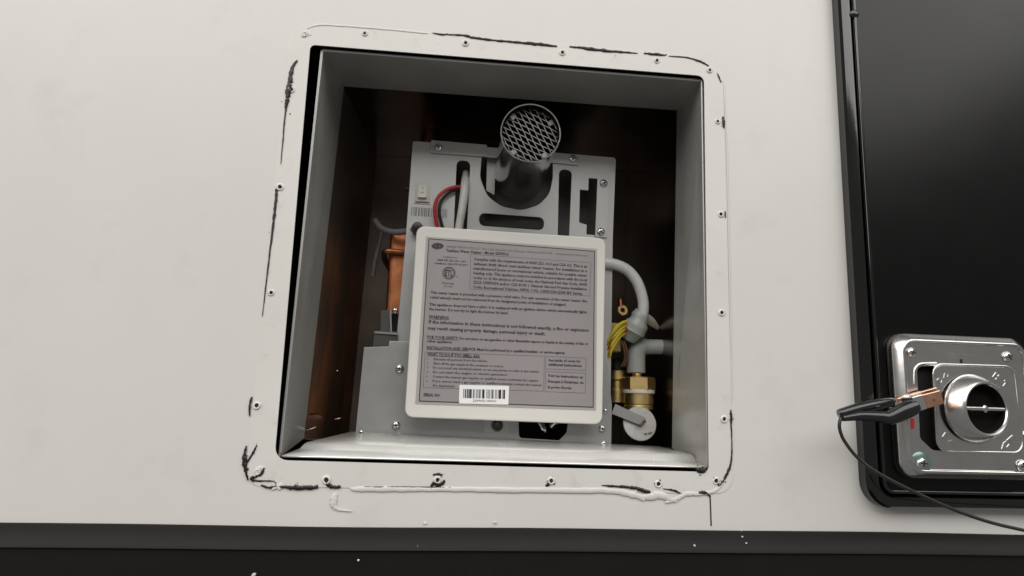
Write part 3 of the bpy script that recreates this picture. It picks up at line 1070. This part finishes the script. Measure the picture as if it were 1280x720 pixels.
# maker's emblem: dark lozenge with an oval ring
eo = T(547, 307.6)
pv = [(-8, -.3), (-5, 2.9), (0, 4.4), (5, 3.4), (8, .3), (5, -2.9), (0, -4.4), (-5, -3.4)]
bm.faces.new([bm.verts.new(eo + Vector((a * px, 0, b * px))) for a, b in pv])
eo2 = eo + Vector((0, -0.00006, 0))
eb = bmesh.new()
lathe_bm(eb, eo2, (0, -1, 0), [(3.6 * px, 0), (3.0 * px, 0)], 24)
add_text(eb, 'GIRARD', eo2 + Vector((-6 * px, 0, 0.3 * px)), eo2 + Vector((6 * px, 0, -0.3 * px)), 2.0 * px, True)
from_bm('emblem', eb, M['faint_ink'], plate)
from_bm('lettering', bm, M['ink'], plate)
from_bm('faint_lettering', fb, M['faint_ink'], plate)
# bar code sticker
YS = YL2 - 0.0003
stk = sheet('barcode_sticker', [pts(YS, (574.4, 481), (636.2, 482.4), (635.5, 505.8), (573.7, 504.3))], YS, 0.00025, M['sticker'], plate, smooth=False)
bm = bmesh.new()
x = 579.5
random.seed(21)
while x < 631.5:
    w = random.choice([0.6, 0.7, 1.0, 1.5, 2.2])
    f = (x - 574) / 62
    strip(bm, at(x, 486.2 + 1.2 * f, YS - .0001), at(x - .25, 497.4 + 1.3 * f, YS - .0001), w * px)
    x += w + random.choice([0.6, 0.7, 1.0, 1.5])
add_text(bm, '2209021-00001', at(591, 500.6, YS - .0001), at(620, 501.4, YS - .0001), 2.6 * px)
from_bm('barcode_print', bm, M['ink'], plate)

# --- right side plumbing
tube('drain_hose', [at(752, 329, .098), at(766, 330, .098), at(783, 337, .099), at(796, 352, .100), at(803, 372, .102), at(804, 388, .104), at(801, 404, .108)], 0.0052, M['hose'], root, 14, 7)
tube('hose_clamp', [at(802.5, 388, .108), at(798, 401, .109), at(792, 413, .112), at(785, 424, .116)], [0.0066, 0.0095, 0.011, 0.007], M['pex'], root, 12, 4, jitter=.12)
tube('hose_tail', [at(806, 396, .112), at(814, 402, .122), at(822, 410, .13)], [0.004, 0.0042, 0.002], M['tape'], root, 10, 4)
bm = bmesh.new()
k0, k1 = at(750, 403, .118), at(776, 440, .118)
box(bm, (k0.x, .116, k1.z), (k1.x, .126, k0.z))
conn = from_bm('wire_connector', bm, M['kraft'], root)
bv = conn.modifiers.new('b', 'BEVEL'); bv.width = .0015; bv.segments = 2
random.seed(5)
for i in range(9):
    j = random.uniform(-1.2, 1.2)
    tube('signal_wire', [at(787 - i * .5, 401 + i * 1.8, .110), at(778 - i * .6 + j, 403 + i * 2.4, .100), at(769 - i * .6, 410 + i * 3.4 + j, .097), at(761 + j * .6, 424 + i * 2.8, .100), at(747, 436 + i * 2.6, .108)],
         random.uniform(.0010, .0014), (M['yellow'], M['yellow'], M['green_wire'], M['yellow'], M['red'])[i % 5], root, 7, 5)
tube('red_lead', [at(788, 411, .108), at(780, 413, .104), at(774, 420, .104), at(768, 428, .107)], 0.0012, M['red'], root, 7, 5)
tube('orange_lead', [at(786, 405, .107), at(778, 410, .102), at(771, 420, .102), at(762, 433, .106)], 0.0009, M['jaw'], root, 7, 5)
for dx in (0, 3):
    tube('brown_lead', [at(777 + dx, 426, .114), at(780 + dx, 437, .113), at(781 + dx, 448, .115), at(777 + dx, 458, .118)], 0.0010, M['brown'], root, 7, 5)
lathe('ring_terminal', at(777.5, 388, .13), (0.2, -1, 0.1), [(0.0024, 0), (0.0052, 0), (0.0052, 0.0016), (0.0024, 0.0016)], M['brass'], root, 18, True)
tube('ring_terminal_shank', [at(775, 374, .131), at(776, 383, .13)], 0.0022, M['copper'], root, 8, 1)
# elbow and brass fitting
tube('plastic_elbow', [at(795, 466, .122), at(795, 450, .122), at(796, 440, .122), at(802, 434, .122), at(812, 433.5, .122), at(838, 434, .122)], [0.0088, 0.0088, 0.0088, 0.0086, 0.0072, 0.0072], M['pex'], root, 14, 6)
vb = at(799, 520, .118)
valve = thing('relief_valve', 'x', 'x', vb)
del valve['label'], valve['category']
place(valve, vb, root)


def hexprism(name, c, r, h, material, parent, seg=6):
    return lathe(name, c, (0, 0, 1), [(r * .86, 0), (r, h * .08), (r, h * .92), (r * .86, h), (0, h)], material, parent, seg, angle=25)


bx = vb.x
lathe('fitting_body', Vector((bx, .120, at(799, 512, .12).z)), (0, 0, 1), [(0.0, 0), (0.0138, 0), (0.0138, 0.003), (0.0130, 0.004), (0.0138, 0.005), (0.0138, 0.016), (0.0120, 0.018)], M['brass'], valve, 24)
hexprism('fitting_nut', Vector((bx, .120, at(799, 489.5, .12).z)), 0.0158, 0.0135, M['brass'], valve)
lathe('thread_tape', Vector((bx, .120, at(799, 492, .12).z)), (0, 0, 1), [(0.0125, 0), (0.0150, 0), (0.0152, 0.0016), (0.0150, 0.0034), (0.0125, 0.0034)], M['tape'], valve, 24, True)
lathe('fitting_neck', Vector((bx - .001, .121, at(799, 472, .12).z)), (0, 0, 1), [(0.0042, 0), (0.0048, .0012), (0.0042, .0024), (0.0048, .0036), (0.0042, .0048), (0, 0.006)], M['brass'], valve, 18)
disc = at(799.5, 529.5, .094)
lathe('valve_tag', disc, (0.05, -1, 0.18), [(0, -0.001), (0.0152, -0.001), (0.0156, 0), (0.0152, 0.0007), (0, 0.0007)], M['tag'], valve, 36)
bm = bmesh.new()
l0, l1 = at(767, 511, .090), at(806, 528, .0895)
d = (l1 - l0).normalized(); u = Vector((0, -1, 0)).cross(d) * 0.0046
a = [l0 - u, l1 - u * .8, l1 + u * .9, l0 + u]
hexa(bm, a, [p + Vector((0, .0012, 0)) for p in a])
from_bm('lever', bm, M['steel'], valve)
bm = bmesh.new()
yd = .0878
add_text(bm, 'D', at(789.5, 543, .0938), at(793, 541, .0938), .0028, True)
add_text(bm, 'OFF', at(799, 533, .0882), at(808, 526, .0882), .0030, True)
add_text(bm, 'PSI', at(806, 543, .0910), at(815, 541, .0910), .0016, True)
from_bm('tag_lettering', bm, M['ink'], valve)
# darker brass cock behind
lathe('brass_cock', at(771, 503, .135), (0, 0, 1), [(0, 0), (0.0085, 0), (0.0085, .012), (0.0070, .013), (0.0070, .02), (0.0088, .022), (0.0088, .03), (0.005, .033), (0, .033)], M['brass'], root, 20)
lathe('cock_cap', at(770, 462, .135), (0, 0, 1), [(0, 0), (0.0090, 0), (0.0095, .006), (0.007, .010), (0, .010)], M['black'], root, 20)
# bright glints of fixings on the right casing wall
tube('clip_tab', [at(843, 556, .09), at(851, 553, .088)], [.0012, .0008], M['screw'], root, 6, 1)
tube('spring_clip', [at(830, 143, .15), at(840, 142, .15), at(845, 152, .15)], [.0006, .0012, .0006], M['screw'], root, 6, 4)
tube('spring_clip', [at(800, 168, .17), at(805, 162, .17), at(809, 161, .17)], [.0008, .0014, .0008], M['screw'], root, 6, 4)

# ================================================================== black access door at the right
YD = -0.012
dl, db = 0.2800, at(1180, 637, YD).z
dl = at(1075, 560, -0.004).x
DR, DT = 0.80, 0.62
door = thing('access_door', 'glossy black access door with rounded corner on the white wall', 'door', ((dl + DR) / 2, 0, db))

door['kind'] = 'thing'


def rring(inset, y, r):
    return [Vector((p[0], y, p[1])) for p in rounded([(dl + inset, DT - inset), (DR - inset, DT - inset), (DR - inset, db + inset), (dl + inset, db + inset)], r, 8)]


bm = bmesh.new()
prof = [(0.0, -0.0002, 0.020), (0.0, -0.009, 0.020), (0.0015, -0.0115, 0.0185), (0.0045, -0.0125, 0.0155), (0.0085, -0.0125, 0.0115), (0.0098, -0.0110, 0.0102), (0.0104, -0.0100, 0.0096)]
rings = [[bm.verts.new(p) for p in rring(*q)] for q in prof]
for a, b in zip(rings[:-1], rings[1:]):
    for k in range(len(a)):
        j = (k + 1) % len(a)
        bm.faces.new((a[k], a[j], b[j], b[k]))
bm.faces.new(rings[0])
from_bm('door_frame', bm, M['door_rim'], door, True, 30)
bm = bmesh.new()
prof = [(0.0108, -0.0085, 0.0092), (0.0112, -0.0118, 0.0088), (0.0122, -0.0124, 0.0078), (0.0134, -0.0118, 0.0066), (0.0142, -0.0108, 0.006)]
rings = [[bm.verts.new(p) for p in rring(*q)] for q in prof]
for a, b in zip(rings[:-1], rings[1:]):
    for k in range(len(a)):
        j = (k + 1) % len(a)
        bm.faces.new((a[k], a[j], b[j], b[k]))
bm.faces.new(rings[-1])
from_bm('door_panel', bm, M['door'], door)
P = rring(0.0128, -0.0124, 0.007)
tube('door_bead', P + [P[0]], 0.0015, M['door_rim'], door, 10, 1)
lathe('door_screw', at(1067, 18.5, -0.0118), (0, -1, 0), [(0.0042, 0), (0.0040, 0.0016), (0.0026, 0.0028), (0, 0.0031)], M['boot'], door, 18)

# ================================================================== chrome furnace vent on the door
YV = -0.0115
vc = at(1200, 598, YV)
vent = thing('exhaust_vent', 'square chrome furnace exhaust vent with round cone on the black door', 'vent', vc)
backO = pts(YV, (1113, 424), (1264, 421), (1284, 604), (1122, 601))
YV1 = -0.0245
frontO = pts(YV1, (1133, 433.5), (1262, 436), (1293, 600), (1139, 600))
bm = bmesh.new()
# pan: skirt edge, rounded shoulder, flat face
W0 = at(1112, 500, YV).x; W1 = at(1274, 500, YV).x + 0.004
Z1 = at(1190, 420, YV).z; Z0 = at(1190, 600, YV1).z - 0.0005


def vring(inset, y, r):
    return [Vector((p[0], y, p[1])) for p in rounded([(W0 + inset, Z1 - inset), (W1 - inset, Z1 - inset), (W1 - inset, Z0 + inset), (W0 + inset, Z0 + inset)], r, 7)]


prof = [(0.0, YV, 0.013), (0.0004, YV1 + 0.0075, 0.0128), (0.0012, YV1 + 0.0058, 0.0122), (0.0052, YV1 + 0.0008, 0.0102), (0.0060, YV1 + 0.0001, 0.0095), (0.0070, YV1 + 0.0001, 0.0088), (0.0076, YV1 + 0.0008, 0.0082), (0.0080, YV1 + 0.0018, 0.008)]
rings = [[bm.verts.new(p) for p in vring(*q)] for q in prof]
for a, b in zip(rings[:-1], rings[1:]):
    for k in range(len(a)):
        j = (k + 1) % len(a)
        bm.faces.new((a[k], a[j], b[j], b[k]))
from_bm('vent_rim', bm, M['chrome'], vent, True, 60)
YFc = YV1 + 0.0018
inner = [(p.x, p.z) for p in vring(0.0079, 0, 0.008)]
slot_open = rounded(pts(YFc, (1146, 458), (1168, 457), (1170, 545), (1186, 563), (1166, 563), (1150, 548)), [0.005, 0.001, 0.004, 0.001, 0.006, 0.005])
sheet('vent_face', [inner, slot_open], YFc, 0.0012, M['chrome'], vent, smooth=False)
bm = bmesh.new()
g = at(1147, 456, YFc + .006); g2 = at(1190, 566, YFc + .006)
box(bm, (g.x - .004, YFc + .006, g2.z - .002), (g2.x, YFc + .0065, g.z + .002))
from_bm('intake_void', bm, M['void'], vent)
# pressed ridges: the intake surround and the raised plate round the cone


def ridge(name, poly, y, r, mtl):
    P = [Vector((p[0], y, p[1])) for p in poly]
    return tube(name, P, r, mtl, vent, 8, 1)


ridge('pressed_ridge', rounded(pts(YFc, (1143, 480), (1143, 455), (1170, 454)), [0, .008, 0], 6), YFc, 0.0011, M['chrome'])
YR2 = YFc - 0.004
rp = rounded(pts(YR2, (1166, 455), (1268, 458), (1280, 566), (1172, 564)), 0.0085, 7)
rplate = sheet('raised_plate', [rp], YR2, 0.004, M['chrome'], vent, bevel=0.0012, bres=3)
P = [Vector((p[0], YR2 + .0002, p[1])) for p in rp]
tube('raised_edge', P + [P[0]], 0.0009, M['chrome'], vent, 8, 1)
# cone
cb = at(1217, 511, YR2)
RC = 46.0 * mm_per_px(YR2) * .98
ce = at(1232.5, 512, YR2 - 0.0125)
RE = 32.5 * mm_per_px(YR2 - .0125)
axc = (ce - cb).normalized()
hC = (ce - cb).length
cone = lathe('cone', cb, Vector((0.12, -1, 0)), [(RC, -0.0005), (RC * .995, 0.0012), (RC * .965, 0.0025), (RE + .0034, hC - .0018), (RE + .0012, hC), (RE, hC - .0004), (RE - .0006, hC - .0014)], M['cone'], vent, 56)
lathe('cone_bore', cb, Vector((0.12, -1, 0)), [(RE - .0007, hC - .0014), (RE - .0012, 0.0036), (0, 0.0036)], M['bore_black'], vent, 40)
axv = Vector((0.12, -1, 0)).normalized()
cen = cb + axv * (hC - .003)
hor = (Vector((1, 0, 0)) - axv * axv.x).normalized()
bar = tube('crossbar', [cen - hor * (RE - .0003), cen + hor * (RE - .0003)], 0.0017, M['cone'], vent, 8, 1)
lathe('crossbar_boss', cen - axv * .001, axv, [(0.0028, 0), (0.0028, .0022), (0.0018, .0032), (0, .0034)], M['cone'], vent, 16)
for sx, sy, s in [(1139, 440.5, .95), (1259, 446, 1.05), (1152, 579, 1.15), (1277, 582, 1.15), (1279, 545, 1.0)]:
    screw(sx, sy, YFc - .0002, vent, s)
lathe('sealing_washer', at(1151, 579, YFc - .00005), (0, -1, 0), [(0.0085, 0), (0.0075, .0006), (0.004, .0009)], mat('green_sealer', (0.20, 0.30, 0.28), 0.25, metal=.6), vent, 22)
# embossed letters
ye = YR2 - .0002
for word, pa, pb, h in [('DO', (1173, 478), (1187, 466), .0042), ('HOT', (1243, 468), (1259, 482), .0046), ('DA', (1180, 543), (1195, 556), .0040), ('CT', (1252, 561), (1268, 547), .0046)]:
    bm = bmesh.new()
    add_text(bm, word, at(*pa, ye), at(*pb, ye), h, True)
    let = from_bm('embossed_lettering', bm, M['cone'], vent)
    sd = let.modifiers.new('s', 'SOLIDIFY'); sd.thickness = 0.0008; sd.offset = 0
bm = bmesh.new()
for i in range(7):
    xx = 1188 + i * 4.6
    p = at(xx, 442.5 + i * .25, YFc)
    box(bm, (p.x - .0008, YFc - .0006, p.z - .0009), (p.x + .0006, YFc + .0004, p.z + .0009))
from_bm('embossed_row', bm, M['cone'], vent)
bm = bmesh.new()
p = at(1201.5, 451.5, YFc)
box(bm, (p.x - .001, YFc - .0003, p.z - .0016), (p.x + .001, YFc + .0003, p.z + .0016))
from_bm('notch_mark', bm, M['void'], vent)
sheet('red_mark', [rounded(pts(YFc - .0004, (1136, 523), (1143, 523), (1143, 536), (1137, 537)), .001)], YFc - .0004, .0003, M['redmark'], vent)

# ================================================================== alligator clip and its lead
clip = thing('alligator_clip', 'copper alligator clip with black boots biting the chrome vent edge', 'clip', at(1115, 510, -0.045))
yc = -0.048


def boot(name, P, R, flat=1.0):
    bm = bmesh.new()
    tube_bm(bm, P, R, 14, 6)
    return from_bm(name, bm, M['boot'], clip, True, 60)


boot('boot', [at(1048, 517.5, yc + .006), at(1052, 516.5, yc + .006), at(1072, 511, yc + .008), at(1095, 506, yc + .011), at(1112, 502, yc + .013), at(1118, 501, yc + .014)],
     [0.0030, 0.0036, 0.0042, 0.0044, 0.0030, 0.0015])
boot('boot', [at(1053, 523, yc + .004), at(1075, 520, yc + .004), at(1100, 521, yc), at(1112, 522, yc - .001), at(1130, 514, yc - .003), at(1141, 509, yc - .004), at(1144, 507.6, yc - .004)],
     [0.0022, 0.0034, 0.0040, 0.0052, 0.0060, 0.0056, 0.0050])


def jaw(name, p0, p1, w0, w1, th, material):
    d = (p1 - p0).normalized()
    up = Vector((0, -1, 0)).cross(d)
    bm = bmesh.new()
    a = [p0 - up * w0, p1 - up * w1, p1 + up * w1, p0 + up * w0]
    # folded trough: front plate and two side cheeks
    hexa(bm, a, [p + Vector((0, th, 0)) for p in a])
    o = from_bm(name, bm, material, clip)
    bv = o.modifiers.new('b', 'BEVEL'); bv.width = .0005; bv.segments = 2
    return o


jaw('jaw', at(1142, 506, yc - .0065), at(1178, 496, yc - .0045), 0.0052, 0.0050, 0.012, M['jaw'])
jaw('ferrule', at(1143, 505.8, yc - .0075), at(1156, 502, yc - .0065), 0.0055, 0.0054, 0.0125, M['screw'])
jaw('jaw', at(1122, 500, yc + .013), at(1172, 486.5, yc + .014), 0.0012, 0.0016, 0.006, M['jaw'])
for i in range(5):
    a = at(1131 + i * 6, 496 - i * 1.3, yc + .012)
    bm = bmesh.new()
    v = [a, a + Vector((.0024, 0, .0003)), a + Vector((.0006, -.001, -.0028))]
    hexa(bm, [v[0], v[1], v[2], v[2] + Vector((-.0002, 0, 0))], [p + Vector((0, .004, 0)) for p in (v[0], v[1], v[2], v[2] + Vector((-.0002, 0, 0)))])
    from_bm('tooth', bm, M['jaw'], clip)
lathe('pivot', at(1118, 512, yc), (0, -1, 0), [(0.002, -.004), (0.002, .004), (0.0012, .005), (0, .005)], M['screw'], clip, 14)
jaw('jaw_tip_mark', at(1168, 497.5, yc - .0058), at(1168.8, 501.5, yc - .0058), .0004, .0004, .0012, M['copper_dull'])
tube('lead', [at(1052, 521, yc + .005), at(1049.5, 528, yc + .004), at(1050, 538, yc + .004), at(1056, 552, yc + .004), at(1073, 573, yc + .002), at(1100, 593, yc), at(1145, 616, yc), at(1190, 636, yc), at(1235, 652, yc), at(1285, 664, yc), at(1380, 684, yc), at(1480, 715, yc)],
     0.00125, M['lead'], clip, 10, 8)
